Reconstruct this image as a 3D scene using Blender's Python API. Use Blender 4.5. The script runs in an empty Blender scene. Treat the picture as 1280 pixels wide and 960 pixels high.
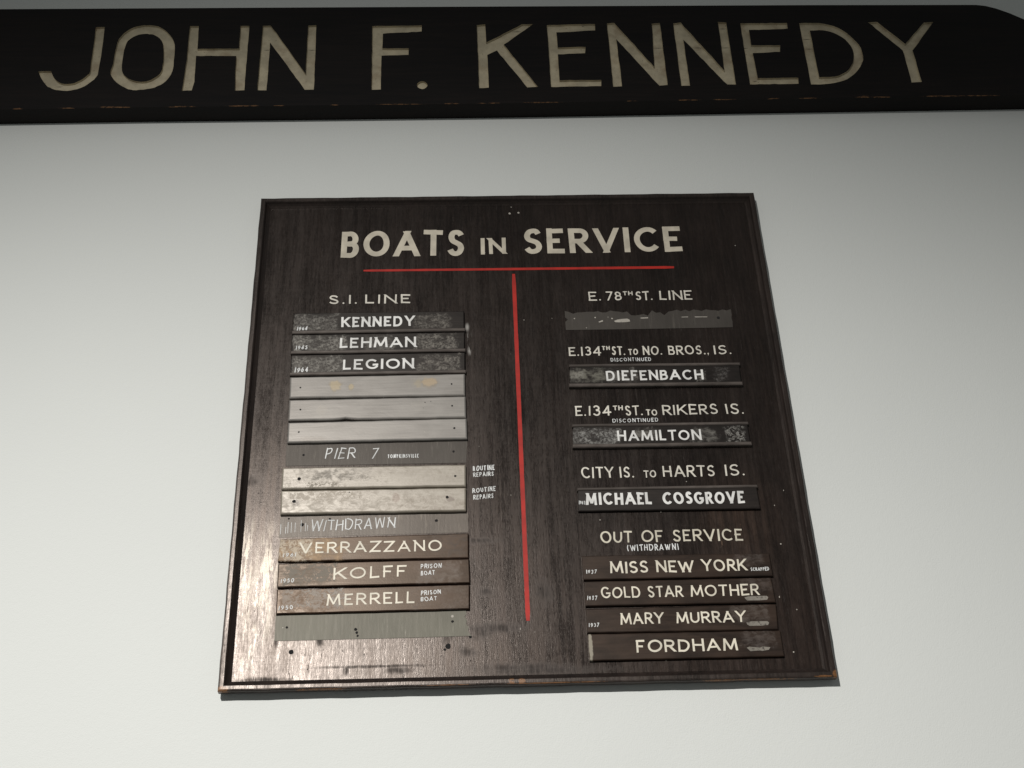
import bpy, math, random
from mathutils import Vector, Matrix

random.seed(11)
S = bpy.context.scene
COL = S.collection

# ------------------------------------------------------------------ camera
# x runs right along the wall, z up, y into the wall; y = 0 is the front of the service board's frame.
F_PX = 1650.0                                   # focal length in pixels of the 1280 px wide photograph
CAM = Vector((-0.126889, -2.562628, -1.559298))
RIGHT = Vector((0.999162, -0.023177, -0.033738))
DOWN = Vector((-0.01598, 0.537963, -0.842817))
FWD = Vector((0.037683, 0.84265, 0.537142))
cd = bpy.data.cameras.new('camera')
cd.sensor_width = 36.0
cd.lens = 36.0 * F_PX / 1280.0
cd.clip_end = 100
cam = bpy.data.objects.new('camera', cd)
COL.objects.link(cam)
M = Matrix.Identity(4)
for i in range(3):
    M[i][0] = RIGHT[i]; M[i][1] = -DOWN[i]; M[i][2] = -FWD[i]; M[i][3] = CAM[i]
cam.matrix_world = M
S.camera = cam

# ------------------------------------------------------------------ light
S.view_settings.view_transform = 'Standard'
S.view_settings.look = 'None'
S.view_settings.exposure = 0.0
S.view_settings.gamma = 1.0
w = bpy.data.worlds.new('World'); S.world = w; w.use_nodes = True
bg = w.node_tree.nodes['Background']
bg.inputs['Color'].default_value = (0.95, 1.0, 0.98, 1)
bg.inputs['Strength'].default_value = 0.125

def spot(name, loc, aim, watts, size, blend, radius, color):
    l = bpy.data.lights.new(name, 'SPOT')
    l.energy = watts; l.spot_size = math.radians(size); l.spot_blend = blend
    l.shadow_soft_size = radius; l.color = color
    o = bpy.data.objects.new(name, l); COL.objects.link(o)
    o.location = loc
    o.rotation_euler = (Vector(aim) - Vector(loc)).to_track_quat('-Z', 'Y').to_euler()
    return o
spot('gallery_spot', (-1.44, -4.90, 1.41), (-0.28, 0.03, -3.86), 1400, 98.3, 1.0, 0.03, (1.0, 0.985, 0.955))

# ------------------------------------------------------------------ measuring
Y_PANEL, Y_WALL, Y_SLAT = 0.014, 0.028, 0.0085
Y_NAME = Y_WALL - 0.055
def P(px, py, y):
    """point of the vertical plane at depth y that the photograph shows at pixel (px, py)"""
    d = FWD + RIGHT * ((px - 640) / F_PX) + DOWN * ((py - 480) / F_PX)
    t = (y - CAM.y) / d.y
    q = CAM + d * t
    return (q.x, q.z)

# ------------------------------------------------------------------ mesh helpers
def ccw(poly):
    a = sum(poly[i][0] * poly[(i + 1) % len(poly)][1] - poly[(i + 1) % len(poly)][0] * poly[i][1] for i in range(len(poly)))
    return list(poly) if a > 0 else list(reversed(poly))

class MB:
    def __init__(s): s.v = []; s.f = []; s.m = []
    def face(s, idx, mat=0): s.f.append(idx); s.m.append(mat)
    def prism(s, poly, yf, yb, mat=0):
        poly = ccw(poly); n = len(poly); b = len(s.v)
        s.v += [(x, yf, z) for x, z in poly] + [(x, yb, z) for x, z in poly]
        s.face(list(range(b, b + n)), mat)
        for i in range(n):
            j = (i + 1) % n
            s.face([b + i, b + n + i, b + n + j, b + j], mat)
    def rings(s, rings, mat=0, cap=True):
        """rings of (x, y, z), counter-clockwise from the viewer, from the back to the front"""
        n = len(rings[0]); b = len(s.v)
        for r in rings: s.v += r
        for k in range(len(rings) - 1):
            for i in range(n):
                j = (i + 1) % n
                s.face([b + k * n + i, b + k * n + j, b + (k + 1) * n + j, b + (k + 1) * n + i], mat)
        if cap:
            e = b + (len(rings) - 1) * n
            s.face(list(range(e, e + n)), mat)
    def disc(s, c, r, yf, mat, n=9, sq=1.0):
        s.prism([(c[0] + r * math.cos(2 * math.pi * i / n) * random.uniform(.85, 1.15), c[1] + sq * r * math.sin(2 * math.pi * i / n) * random.uniform(.85, 1.15)) for i in range(n)], yf, yf + .0006, mat)
    def build(s, name, mats, parent=None, origin=None, label=None):
        o0 = Vector(origin) if origin is not None else (parent.location if parent else Vector((0, 0, 0)))
        if parent is not None and parent.get('_o') is not None: o0 = Vector(parent['_o'])
        me = bpy.data.meshes.new(name)
        me.from_pydata([(x - o0.x, y - o0.y, z - o0.z) for x, y, z in s.v], [], s.f)
        for m in (mats if isinstance(mats, (list, tuple)) else [mats]): me.materials.append(m)
        for p, k in zip(me.polygons, s.m): p.material_index = k
        me.update()
        o = bpy.data.objects.new(name, me); COL.objects.link(o)
        if parent is not None: o.parent = parent
        elif origin is not None: o.location = o0
        if label: o['label'] = label
        return o

def thing(name, loc, label, cat, group=None):
    o = bpy.data.objects.new(name, None); COL.objects.link(o)
    o.location = loc; o.empty_display_size = .05
    o['label'] = label; o['category'] = cat
    if group: o['group'] = group
    return o

# ------------------------------------------------------------------ material helpers
class NT:
    def __init__(s, name):
        s.mat = bpy.data.materials.new(name); s.mat.use_nodes = True
        s.t = s.mat.node_tree; s.b = s.t.nodes['Principled BSDF']
        tc = s.t.nodes.new('ShaderNodeTexCoord'); s.co = tc.outputs['Object']
        sx = s.t.nodes.new('ShaderNodeSeparateXYZ'); s.t.links.new(s.co, sx.inputs[0])
        s.x, s.y, s.z = sx.outputs[0], sx.outputs[1], sx.outputs[2]
    def set(s, k, v):
        i = s.b.inputs[k]
        if hasattr(v, 'is_output'): s.t.links.new(v, i)
        elif isinstance(v, (tuple, list)): i.default_value = (*v, 1) if len(v) == 3 else v
        else: i.default_value = v
    def put(s, i, v):
        if hasattr(v, 'is_output'): s.t.links.new(v, i)
        elif isinstance(v, (tuple, list)): i.default_value = (*v, 1) if len(v) == 3 else v
        else: i.default_value = v
    def noise(s, sc, detail=4, rough=.55, dist=0, off=(0, 0, 0)):
        mp = s.t.nodes.new('ShaderNodeMapping'); s.t.links.new(s.co, mp.inputs[0])
        mp.inputs['Scale'].default_value = sc if isinstance(sc, tuple) else (sc, sc, sc)
        mp.inputs['Location'].default_value = off
        n = s.t.nodes.new('ShaderNodeTexNoise'); n.inputs['Scale'].default_value = 1
        n.inputs['Detail'].default_value = detail; n.inputs['Roughness'].default_value = rough; n.inputs['Distortion'].default_value = dist
        s.t.links.new(mp.outputs[0], n.inputs['Vector'])
        return n.outputs['Fac']
    def math(s, op, a, b=0.0, c=None, clamp=False):
        n = s.t.nodes.new('ShaderNodeMath'); n.operation = op; n.use_clamp = clamp
        s.put(n.inputs[0], a); s.put(n.inputs[1], b)
        if c is not None: s.put(n.inputs[2], c)
        return n.outputs[0]
    def step(s, v, lo, hi, to0=0.0, to1=1.0):
        n = s.t.nodes.new('ShaderNodeMapRange'); n.interpolation_type = 'SMOOTHSTEP'
        s.put(n.inputs[0], v)
        n.inputs[1].default_value = lo; n.inputs[2].default_value = hi; n.inputs[3].default_value = to0; n.inputs[4].default_value = to1
        return n.outputs[0]
    def mul(s, *a):
        r = a[0]
        for k in a[1:]: r = s.math('MULTIPLY', r, k)
        return r
    def add(s, *a):
        r = a[0]
        for k in a[1:]: r = s.math('ADD', r, k)
        return r
    def mx(s, *a):
        r = a[0]
        for k in a[1:]: r = s.math('MAXIMUM', r, k)
        return r
    def mix(s, f, a, b):
        n = s.t.nodes.new('ShaderNodeMix'); n.data_type = 'RGBA'
        s.put(n.inputs[0], f); s.put(n.inputs[6], a); s.put(n.inputs[7], b)
        return n.outputs[2]
    def box(s, x0, x1, z0, z1, soft, wob=None):
        """soft-edged rectangle in object space, 1 inside; wob roughens its edge"""
        x, z = s.x, s.z
        if wob is not None:
            x = s.math('ADD', x, wob); z = s.math('ADD', z, wob)
        a = s.mul(s.step(x, x0 - soft, x0 + soft), s.step(x, x1 - soft, x1 + soft, 1, 0))
        b = s.mul(s.step(z, z0 - soft, z0 + soft), s.step(z, z1 - soft, z1 + soft, 1, 0))
        return s.mul(a, b)
    def blob(s, x, z, rx, rz, soft=.5, wob=None):
        dx = s.math('DIVIDE', s.math('SUBTRACT', s.x, x), rx); dz = s.math('DIVIDE', s.math('SUBTRACT', s.z, z), rz)
        r = s.math('SQRT', s.add(s.mul(dx, dx), s.mul(dz, dz)))
        if wob is not None: r = s.math('ADD', r, wob)
        return s.step(r, 1 - soft, 1 + soft * .4, 1, 0)
    def bump(s, h, dist, strength=1.0):
        n = s.t.nodes.new('ShaderNodeBump'); n.inputs['Distance'].default_value = dist; n.inputs['Strength'].default_value = strength
        s.t.links.new(h, n.inputs['Height']); s.t.links.new(n.outputs[0], s.b.inputs['Normal'])

def centred(n, amp): return None

# wall: matt off-white emulsion put on with a roller
n = NT('wall_paint')
st = n.noise(420, 3, .6); lo = n.noise(1.3, 3)
n.set('Base Color', n.mix(lo, (.715, .725, .70), (.755, .765, .735)))
n.set('Roughness', .85); n.set('Specular IOR Level', .25)
n.bump(n.add(st, n.mul(n.noise(90, 2), .6)), .0011, .6)
M_WALL = n.mat

def dark_wood(name, a, b, marks=(), scuffs=(), rough=.30, chips=(), stain=(), horizontal=False, spec=.5, worn=()):
    """black-brown painted boarding with the grain showing through"""
    n = NT(name)
    sw = (lambda t: (t[2], t[1], t[0])) if horizontal else (lambda t: t)
    g1 = n.noise(sw((150, 150, 15)), 7, .70, .35); g2 = n.noise(sw((420, 420, 85)), 5, .75, .3); mot = n.noise(sw((34, 34, 20)), 6, .7, .8)
    lo = n.noise(sw((7, 7, 2.2)), 4, .6, .6); cross = n.noise(sw((24, 24, 230)), 4, .6, 1.2)
    fac = n.add(n.mul(n.step(g1, .36, .70), .55), n.mul(n.step(lo, .35, .7), .45))
    col = n.mix(fac, a, b)
    pit = n.mul(n.step(n.noise(sw((260, 260, 22)), 3, .7, off=(3, 1, 4)), .63, .70), n.step(n.noise(9, 2, off=(5, 5, 5)), .42, .62))
    col = n.mix(n.mul(pit, .85), col, (.008, .006, .006))
    dust = n.mul(n.step(n.noise(330, 2, .5, off=(8, 2, 2)), .74, .79), .12)
    col = n.mix(dust, col, (.30, .25, .21))
    g3 = n.noise(sw((85, 85, 2.2)), 5, .68, .25)
    for (x, z, rx, rz, amt, cc) in worn:
        m = n.mul(n.blob(x, z, rx, rz, 1.0), n.step(g3, .40, .62, .25, 1), n.step(mot, .3, .6, .4, 1), amt)
        col = n.mix(m, col, cc)
    dull = n.mul(pit, .35)
    for (x, z, rx, rz) in stain:
        m = n.mul(n.blob(x, z, rx, rz, .9, n.mul(n.math('SUBTRACT', n.noise(60, 4), .5), 1.6)), n.step(g1, .36, .56, .35, 1), .9)
        col = n.mix(m, col, (.010, .008, .008)); dull = n.mx(dull, n.mul(m, .30))
    for (x, z, rx, rz, th, colr) in scuffs:
        sn = n.noise(sw((95, 95, 13)), 5, .72, .4, off=(x * 9, 0, z * 7))
        m = n.mul(n.blob(x, z, rx, rz, .9), n.step(sn, th, th + .06))
        col = n.mix(n.mul(m, .8), col, colr)
    for (x, z, rx, rz) in chips:
        m = n.blob(x, z, rx, rz, .25, n.mul(n.math('SUBTRACT', n.noise(150, 4), .5), 1.5))
        m = n.mul(m, n.step(n.y, -.0205, -.0165, 1, 0), n.step(n.noise((70, 90, 260), 5, .75, off=(3, x, 3)), .36, .50))
        col = n.mix(m, col, n.mix(n.noise(300), (.09, .036, .012), (.26, .125, .05)))
    n.set('Base Color', col)
    n.set('Roughness', n.add(rough, n.mul(n.math('SUBTRACT', g1, .5), .20), n.mul(n.math('SUBTRACT', g2, .5), .34), n.mul(n.math('SUBTRACT', cross, .5), .07), n.mul(n.math('SUBTRACT', mot, .5), .16), n.mul(n.math('SUBTRACT', g3, .5), .30), n.mul(n.math('SUBTRACT', lo, .5), .22), dull))
    n.set('Specular IOR Level', spec); n.set('Specular Tint', (1.0, .865, .775))
    h = n.add(n.mul(g1, .7), n.mul(g2, .9), n.mul(cross, .18), n.mul(mot, .6))
    n.bump(h, .00042, .5)
    return n.mat

def paint(name, col, wear=.1, dark=(.06, .05, .045), rough=.5, tone=None, spec=.4):
    n = NT(name)
    a = n.noise(140, 4, .65); lo = n.noise(30, 3)
    c = n.mix(n.step(lo, .3, .7), tuple(k * .74 for k in col), col)
    if tone: c = n.mix(n.mul(n.step(n.noise(18, 4, off=(2, 2, 2)), .5, .7), .6), c, tone)
    c = n.mix(n.mul(n.step(a, .70 - wear, .80 - wear), .75), c, dark)
    n.set('Base Color', c); n.set('Roughness', rough); n.set('Specular IOR Level', spec)
    n.bump(n.noise(300, 3), .0003, .4)
    return n.mat

M_HEAD = paint('heading_cream', (.66, .59, .47), .05)
M_SUB = paint('lettering_ivory', (.78, .73, .63), .04)
M_WHITE = paint('lettering_white', (.88, .86, .82), .02, dark=(.2, .19, .18))
M_CREAM = paint('lettering_cream', (.84, .77, .63), .03, dark=(.2, .15, .11))
M_DIM = paint('lettering_buff', (.72, .66, .53), .06, dark=(.10, .08, .065))
M_CHALK = paint('chalk_white', (.84, .84, .82), .02, dark=(.12, .11, .10), rough=.9)
M_NOTE = paint('note_white', (.86, .86, .84), .0, rough=.9)
M_SMEAR = paint('chalk_smear', (.26, .235, .20), .16, dark=(.05, .04, .035), rough=.9)
M_RED = paint('rule_red', (.47, .020, .011), .08, dark=(.16, .012, .008), rough=.55, spec=.3)
M_CARVED = paint('carved_gilt', (.56, .485, .34), .08, dark=(.09, .065, .04), rough=.6, tone=(.30, .225, .14))
M_HOLE = NT('nail_hole').mat; M_HOLE.node_tree.nodes['Principled BSDF'].inputs['Base Color'].default_value = (.006, .005, .005, 1); M_HOLE.node_tree.nodes['Principled BSDF'].inputs['Roughness'].default_value = .9
M_NICK = paint('bare_nick', (.50, .46, .40), .1, rough=.8)

# ------------------------------------------------------------------ the wall
mb = MB()
mb.v = [(-7, Y_WALL, -5), (7, Y_WALL, -5), (7, Y_WALL, 5), (-7, Y_WALL, 5), (-7, .2, -5), (7, .2, -5), (7, .2, 5), (-7, .2, 5)]
mb.f = [[0, 1, 2, 3], [1, 5, 6, 2], [4, 0, 3, 7], [3, 2, 6, 7], [4, 5, 1, 0], [5, 4, 7, 6]]; mb.m = [0] * 6
wall = mb.build('wall', M_WALL); wall['kind'] = 'structure'

# ------------------------------------------------------------------ lettering: a sign painter's single-stroke alphabet
def arc(cx, cy, rx, ry, a0, a1, n=14):
    return [(cx + rx * math.cos(math.radians(a0 + (a1 - a0) * i / n)), cy + ry * math.sin(math.radians(a0 + (a1 - a0) * i / n))) for i in range(n + 1)]
def smooth(p, n=5):
    q = [p[0]] + list(p) + [p[-1]]; out = []
    for i in range(1, len(q) - 2):
        a, b, c, d = q[i - 1], q[i], q[i + 1], q[i + 2]
        for k in range(n):
            t = k / n
            out.append(tuple(.5 * (2 * b[j] + (c[j] - a[j]) * t + (2 * a[j] - 5 * b[j] + 4 * c[j] - d[j]) * t * t + (3 * b[j] - a[j] - 3 * c[j] + d[j]) * t ** 3) for j in (0, 1)))
    return out + [p[-1]]
# glyph: (width, strokes); coordinates 0..1 are the outer edges of the letter
G = {
 'A': (.96, [[(0, 0), (.5, 1)], [(1, 0), (.5, 1)], [(.2, .30), (.8, .30)]]),
 'B': (.70, [[(0, 0), (0, 1)], [(0, 1), (.5, 1)] + arc(.55, .765, .37, .235, 90, -90) + [(.0, .53)], [(0, .53), (.5, .53)] + arc(.58, .265, .42, .265, 90, -90) + [(0, 0)]]),
 'C': (.90, [arc(.56, .5, .56, .5, 42, 318, 24)]),
 'D': (.84, [[(0, 0), (0, 1)], [(0, 1), (.36, 1)] + arc(.42, .5, .58, .5, 90, -90, 18) + [(0, 0)]]),
 'E': (.64, [[(0, 0), (0, 1)], [(0, 1), (1, 1)], [(0, .52), (.88, .52)], [(0, 0), (1, 0)]]),
 'F': (.62, [[(0, 0), (0, 1)], [(0, 1), (1, 1)], [(0, .5), (.85, .5)]]),
 'G': (.92, [arc(.54, .5, .54, .5, 45, 338, 24), [(.60, .42), (1, .42)], ]),
 'H': (.80, [[(0, 0), (0, 1)], [(1, 0), (1, 1)], [(0, .5), (1, .5)]]),
 'I': (.0, [[(.5, 0), (.5, 1)]]),
 'J': (.60, [[(1, 1), (1, .32)] + arc(.52, .30, .48, .30, 0, -160, 12)]),
 'K': (.80, [[(0, 0), (0, 1)], [(.04, .40), (.95, 1)], [(.32, .58), (1, 0)]]),
 'L': (.58, [[(0, 0), (0, 1)], [(0, 0), (1, 0)]]),
 'M': (1.05, [[(0, 0), (.1, 1)], [(.1, 1), (.5, .08)], [(.5, .08), (.9, 1)], [(1, 0), (.9, 1)]]),
 'N': (.82, [[(0, 0), (0, 1)], [(0, 1), (1, 0)], [(1, 0), (1, 1)]]),
 'O': (1.0, [arc(.5, .5, .5, .5, 90, 450, 32)]),
 'P': (.68, [[(0, 0), (0, 1)], [(0, 1), (.5, 1)] + arc(.55, .735, .45, .265, 90, -90) + [(0, .47)]]),
 'R': (.74, [[(0, 0), (0, 1)], [(0, 1), (.5, 1)] + arc(.53, .74, .42, .26, 90, -90) + [(0, .48)], [(.42, .48), (1, 0)]]),
 'S': (.66, [smooth([(.94, .84), (.76, .97), (.48, 1), (.2, .95), (.06, .77), (.18, .60), (.5, .51), (.84, .40), (.97, .22), (.8, .05), (.48, 0), (.2, .04), (.0, .17)], 3)]),
 'T': (.74, [[(.5, 0), (.5, 1)], [(0, 1), (1, 1)]]),
 'U': (.80, [[(0, 1), (0, .40)] + arc(.5, .38, .5, .38, 180, 360, 16) + [(1, 1)]]),
 'V': (.92, [[(0, 1), (.5, 0)], [(1, 1), (.5, 0)]]),
 'W': (1.25, [[(0, 1), (.26, 0)], [(.26, 0), (.5, .92)], [(.5, .92), (.74, 0)], [(1, 1), (.74, 0)]]),
 'X': (.85, [[(0, 0), (1, 1)], [(0, 1), (1, 0)]]),
 'Y': (.88, [[(0, 1), (.5, .45)], [(1, 1), (.5, .45)], [(.5, 0), (.5, .47)]]),
 'Z': (.80, [[(0, 1), (1, 1)], [(1, 1), (0, 0)], [(0, 0), (1, 0)]]),
 '0': (.66, [arc(.5, .5, .5, .5, 90, 450, 24)]),
 '1': (.10, [[(.5, 0), (.5, 1)]]),
 '2': (.62, [smooth([(.04, .76), (.22, .97), (.55, 1), (.9, .9), (.92, .66), (.6, .38), (.04, 0)]), [(.04, 0), (1, 0)]]),
 '3': (.62, [smooth([(.04, .88), (.3, 1), (.62, .99), (.9, .86), (.86, .64), (.42, .54)]), smooth([(.42, .54), (.86, .48), (1, .26), (.8, .05), (.42, 0), (.0, .13)])]),
 '4': (.72, [[(.72, 0), (.72, 1)], [(.72, 1), (0, .28)], [(0, .28), (1, .28)]]),
 '5': (.62, [[(.9, 1), (.18, 1)], [(.18, 1), (.10, .56)], smooth([(.10, .56), (.45, .63), (.85, .54), (1, .30), (.8, .06), (.42, 0), (.0, .1)])]),
 '6': (.64, [smooth([(.82, 1), (.4, .8), (.1, .48), (.02, .25)]), arc(.5, .29, .48, .29, 90, 450, 20)]),
 '7': (.62, [[(0, 1), (1, 1)], [(1, 1), (.3, 0)]]),
 '8': (.66, [arc(.5, .76, .42, .24, 90, 450, 18), arc(.5, .265, .5, .265, 90, 450, 20)]),
 '9': (.64, [arc(.5, .71, .48, .29, 90, 450, 20), smooth([(.98, .72), (.9, .45), (.6, .15), (.25, 0)])]),
 '.': (.0, ['dot']), ',': (.0, ['comma']), "'": (.0, [[(.5, .75), (.5, 1)]]), '-': (.4, [[(0, .45), (1, .45)]]),
 '(': (.34, [arc(1.0, .5, 1.0, .62, 115, 245, 10)]), ')': (.34, [arc(.0, .5, 1.0, .62, 65, -65, 10)]),
 ' ': (.45, []),
}
def clip(poly, axis, val, keep_less):
    out = []
    for i in range(len(poly)):
        a, b = poly[i], poly[(i + 1) % len(poly)]
        ia = (a[axis] <= val) == keep_less; ib = (b[axis] <= val) == keep_less
        if ia: out.append(a)
        if ia != ib:
            t = (val - a[axis]) / (b[axis] - a[axis])
            out.append((a[0] + (b[0] - a[0]) * t, a[1] + (b[1] - a[1]) * t))
    return out
def strip(pts, hs, closed=False):
    """left and right borders of a stroke of half width hs, mitred"""
    n = len(pts); L = []; R = []
    for i in range(n):
        if closed: a, b = pts[(i - 1) % n], pts[(i + 1) % n]
        else: a, b = pts[max(i - 1, 0)], pts[min(i + 1, n - 1)]
        dx, dy = b[0] - a[0], b[1] - a[1]; l = math.hypot(dx, dy) or 1e-9
        nx, ny = -dy / l, dx / l
        L.append((pts[i][0] + nx * hs, pts[i][1] + ny * hs)); R.append((pts[i][0] - nx * hs, pts[i][1] - ny * hs))
    return L, R
def glyph_polys(ch, w, sw, hand):
    """polygons of one letter in units of the cap height, w its outer width, sw the stroke width; one list per stroke"""
    hs = sw / 2; out = []
    j = lambda a: random.uniform(-a, a) * hand
    for st in G[ch][1]:
        if st == 'dot':
            r = hs * 1.15; out.append([[(hs + r * math.cos(t * .7854), r + r * math.sin(t * .7854)) for t in range(8)]]); continue
        if st == 'comma':
            r = hs * 1.1; out.append([[(hs + r * math.cos(t * .7854), r + r * math.sin(t * .7854)) for t in range(8)]]); out.append([[(hs * 1.9, r), (hs * .9, r * .3), (hs * .5, -r * 1.6), (hs * .9, -r * 1.7)]]); continue
        wi = max(w - sw, 0)
        straight = len(st) == 2
        if straight: pts = [(hs + x * wi + j(.03), hs + y * (1 - sw) + j(.03)) for x, y in st]
        else:
            kx, ky, ph, am = 1 + j(.05), 1 + j(.03), random.uniform(0, 6), .022 * hand
            pts = [(hs + (.5 + (x - .5) * kx) * wi + am * math.sin(y * 4.3 + ph), hs + (.5 + (y - .5) * ky) * (1 - sw) + am * math.sin(x * 3.9 + ph * 2)) for x, y in st]
        closed = (not straight) and math.hypot(st[0][0] - st[-1][0], st[0][1] - st[-1][1]) < 1e-6 and ch in 'O0896'
        if straight:
            (ax, ay), (bx, by) = st
            d = (pts[1][0] - pts[0][0], pts[1][1] - pts[0][1]); l = math.hypot(*d) or 1; d = (d[0] / l, d[1] / l)
            steep = abs(by - ay) > 1e-3
            def ext(p, q, sgn):
                e = 0
                if steep: e = (3 * hs if q[1] in (0, 1) else (hs * .2))
                elif q[0] in (0, 1): e = hs
                return (p[0] + d[0] * e * sgn, p[1] + d[1] * e * sgn)
            p0, p1 = ext(pts[0], st[0], -1), ext(pts[1], st[1], 1)
            tp = 1 + j(.12)
            L, R = strip([p0, p1], hs * tp)
            poly = [L[0], L[1], R[1], R[0]]
            if steep:
                lo, hi = j(.025), 1 + j(.025)
                poly = clip(poly, 1, hi, True)
                poly = clip(poly, 1, lo, False)
            if len(poly) > 2: out.append([poly])
        else:
            if closed: pts = pts[:-1]
            elif ch in 'BDPR' : pass
            L, R = strip(pts, hs, closed)
            q = []
            n = len(pts)
            for i in range(n if closed else n - 1):
                k = (i + 1) % n
                q.append([L[i], L[k], R[k], R[i]])
            out.append(q)
    return out
LIFT = .00004
def word(mb, text, x0, y0, x1, y1, h, yp, sw=.17, slant=0.0, hand=1.0, gap=.20, mat=0, th=.0004):
    """letter `text` on the plane yp, its baseline from pixel (x0, y0) to (x1, y1), capitals h pixels tall at the left"""
    a = P(x0, y0, yp); b = P(x1, y1, yp); t = P(x0, y0 - h, yp)
    sw = sw * (.87 if sw > .11 else 1.0)
    H = t[1] - a[1]; D = math.hypot(b[0] - a[0], b[1] - a[1]); ex = ((b[0] - a[0]) / D, (b[1] - a[1]) / D)
    nat = lambda c: max(G[c][0], sw * 1.1 if c != ' ' else 0)
    fixed = sum(nat(c) for c in text if c in 'I1.,\'')
    flex = sum(nat(c) for c in text if c not in 'I1.,\'') + gap * (len(text) - 1)
    k = max((D / H - fixed) / flex, .2) if flex > 0 else 1.0
    x = 0.0
    for ch in text:
        wd = nat(ch) * (1 if ch in "I1.,'" else k)
        dy = random.uniform(-.02, .02) * hand; ro = random.uniform(-.018, .018) * hand; sc = 1 + random.uniform(-.025, .025) * hand
        for si, quads in enumerate(glyph_polys(ch, wd, sw, hand)):
            for pi_, poly in enumerate(quads):
                pl = []
                for (u, v) in poly:
                    u2 = x + u * sc + slant * v - ro * v; v2 = v * sc + ro * u + dy
                    pl.append((a[0] + ex[0] * u2 * H, a[1] + ex[1] * u2 * H + v2 * H))
                mb.prism(pl, yp - th - LIFT * si - .000006 * (pi_ % 3), yp + .0002, mat)
        x += wd + gap * k
    return mb

# ------------------------------------------------------------------ the service board
cTL, cTR, cBR, cBL = [P(*q, 0) for q in ((326.3, 247.5), (942.2, 240.3), (1047.0, 846.0), (271.7, 864.0))]
B0 = Vector(((cBL[0] + cBR[0]) / 2, Y_WALL, (cBL[1] + cBR[1]) / 2))
board = thing('service_board', B0, 'large framed black board headed BOATS IN SERVICE with red rules, hung on the white wall', 'notice board')
def loc(px, py, y=Y_PANEL):
    a = P(px, py, y); return (a[0] - B0.x, a[1] - B0.z)
SCUFF = []
for (px, py, rx, rz, th) in ((306, 700, .022, .10, .50), (334, 712, .026, .10, .47), (322, 770, .03, .07, .50), (312, 810, .05, .06, .56), (300, 740, .03, .12, .56), (584, 409, .005, .012, .40), (586.5, 424, .006, .022, .50), (587, 438, .005, .014, .46), (930, 670, .02, .06, .60), (905, 672, .025, .045, .62)):
    q = loc(px, py); SCUFF.append((q[0], q[1], rx, rz, th, (.80, .72, .58) if px < 580 else (.42, .40, .37) if px < 600 else (.20, .13, .085)))
STAIN = []
for (px, py, rx, rz) in ((600, 676, .05, .008), (606, 740, .02, .012), (620, 785, .07, .012), (680, 838, .14, .010), (470, 833, .12, .0035), (500, 838, .03, .008), (820, 800, .05, .02), (650, 834, .10, .010), (560, 790, .012, .03), (602, 790, .03, .02), (400, 800, .008, .016), (346, 795, .004, .03), (585, 815, .02, .012), (680, 740, .02, .03), (330, 850, .05, .006), (432, 838, .006, .012), (310, 600, .03, .02)):
    q = loc(px, py); STAIN.append((q[0], q[1], rx, rz))
WORN = []
for (px, py, rx, rz, amt, cc) in ((312, 720, .13, .34, .8, (.115, .068, .042)), (460, 825, .36, .07, .7, (.10, .065, .045)), (920, 650, .10, .12, .5, (.07, .040, .026)), (860, 790, .5, .2, .35, (.05, .028, .020)), (560, 700, .25, .3, .5, (.055, .034, .025))):
    q = loc(px, py); WORN.append((q[0], q[1], rx, rz, amt, cc))
M_PANEL = dark_wood('panel_wood', (.0068, .0050, .0047), (.0175, .0115, .0094), scuffs=SCUFF, stain=STAIN, rough=.300, worn=WORN, spec=.41)
fch = []
for (px, py, rx, rz) in ((276, 862, .016, .008), (640, 851, .007, .006), (652, 851, .008, .006), (1044, 843, .006, .010), (1030, 845, .022, .002), (700, 853, .10, .0011), (930, 849, .10, .0011), (560, 856, .05, .0009), (400, 861, .05, .0012)):
    q = loc(px, py, 0); fch.append((q[0], q[1], rx, rz))
M_FRAME = dark_wood('frame_wood', (.010, .0078, .0072), (.030, .021, .018), chips=fch, rough=.33)

# panel with its nicks and nail holes
mb = MB()
ins = .016
mb.prism([(cBL[0] + ins, cBL[1] + ins), (cBR[0] - ins, cBR[1] + ins), (cTR[0] - ins, cTR[1] - ins), (cTL[0] + ins, cTL[1] - ins)], Y_PANEL, Y_WALL - .002)
for (px, py, r, m) in ((344, 258, .0035, 1), (318, 496, .0028, 1), (637, 267, .003, 2), (648, 266, .0028, 2), (636, 250.5, .003, 1), (634, 256, .0016, 2), (639, 259, .0014, 2), (480, 338.2, .0012, 2), (606, 316, .0013, 2),
                       (919, 307, .0012, 2), (364, 815, .005, 1), (352, 650, .0026, 1), (383, 655, .004, 1), (546, 650, .0035, 1), (560, 808, .006, 1), (556, 812, .003, 1),
                       (412, 655, .002, 1), (377, 797, .003, 1), (588, 796, .003, 1), (666, 645, .0016, 1), (700, 754, .0016, 1), (858, 602, .0012, 2), (750, 650, .0013, 2), (976, 680, .0016, 2),
                       (996, 762, .0014, 2), (992, 815, .0015, 2), (903, 615, .0013, 2), (826, 640, .0012, 2), (700, 490, .0012, 1), (655, 400, .0012, 2), (690, 398, .0008, 2)):
    mb.disc(P(px, py, Y_PANEL), r, Y_PANEL - .0003, m, 8)
rr = random.Random(5)
for i in range(150):                                         # small knocks in the paint, more of them low down
    px = rr.uniform(300, 1010); py = 850 - abs(rr.gauss(0, 230))
    if py < 262 or px < 355 - (py - 247) * .088 or px > 925 + (py - 240) * .172: continue
    c = P(px, py, Y_PANEL); s = rr.uniform(.0003, .0009)
    mb.prism([(c[0] - s, c[1] - s * rr.uniform(1, 4)), (c[0] + s, c[1] - s * rr.uniform(1, 4)), (c[0] + s * .8, c[1] + s * rr.uniform(1, 4)), (c[0] - s, c[1] + s)], Y_PANEL - .0002, Y_PANEL + .0002, 2 if rr.random() < .16 else 1)
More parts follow.
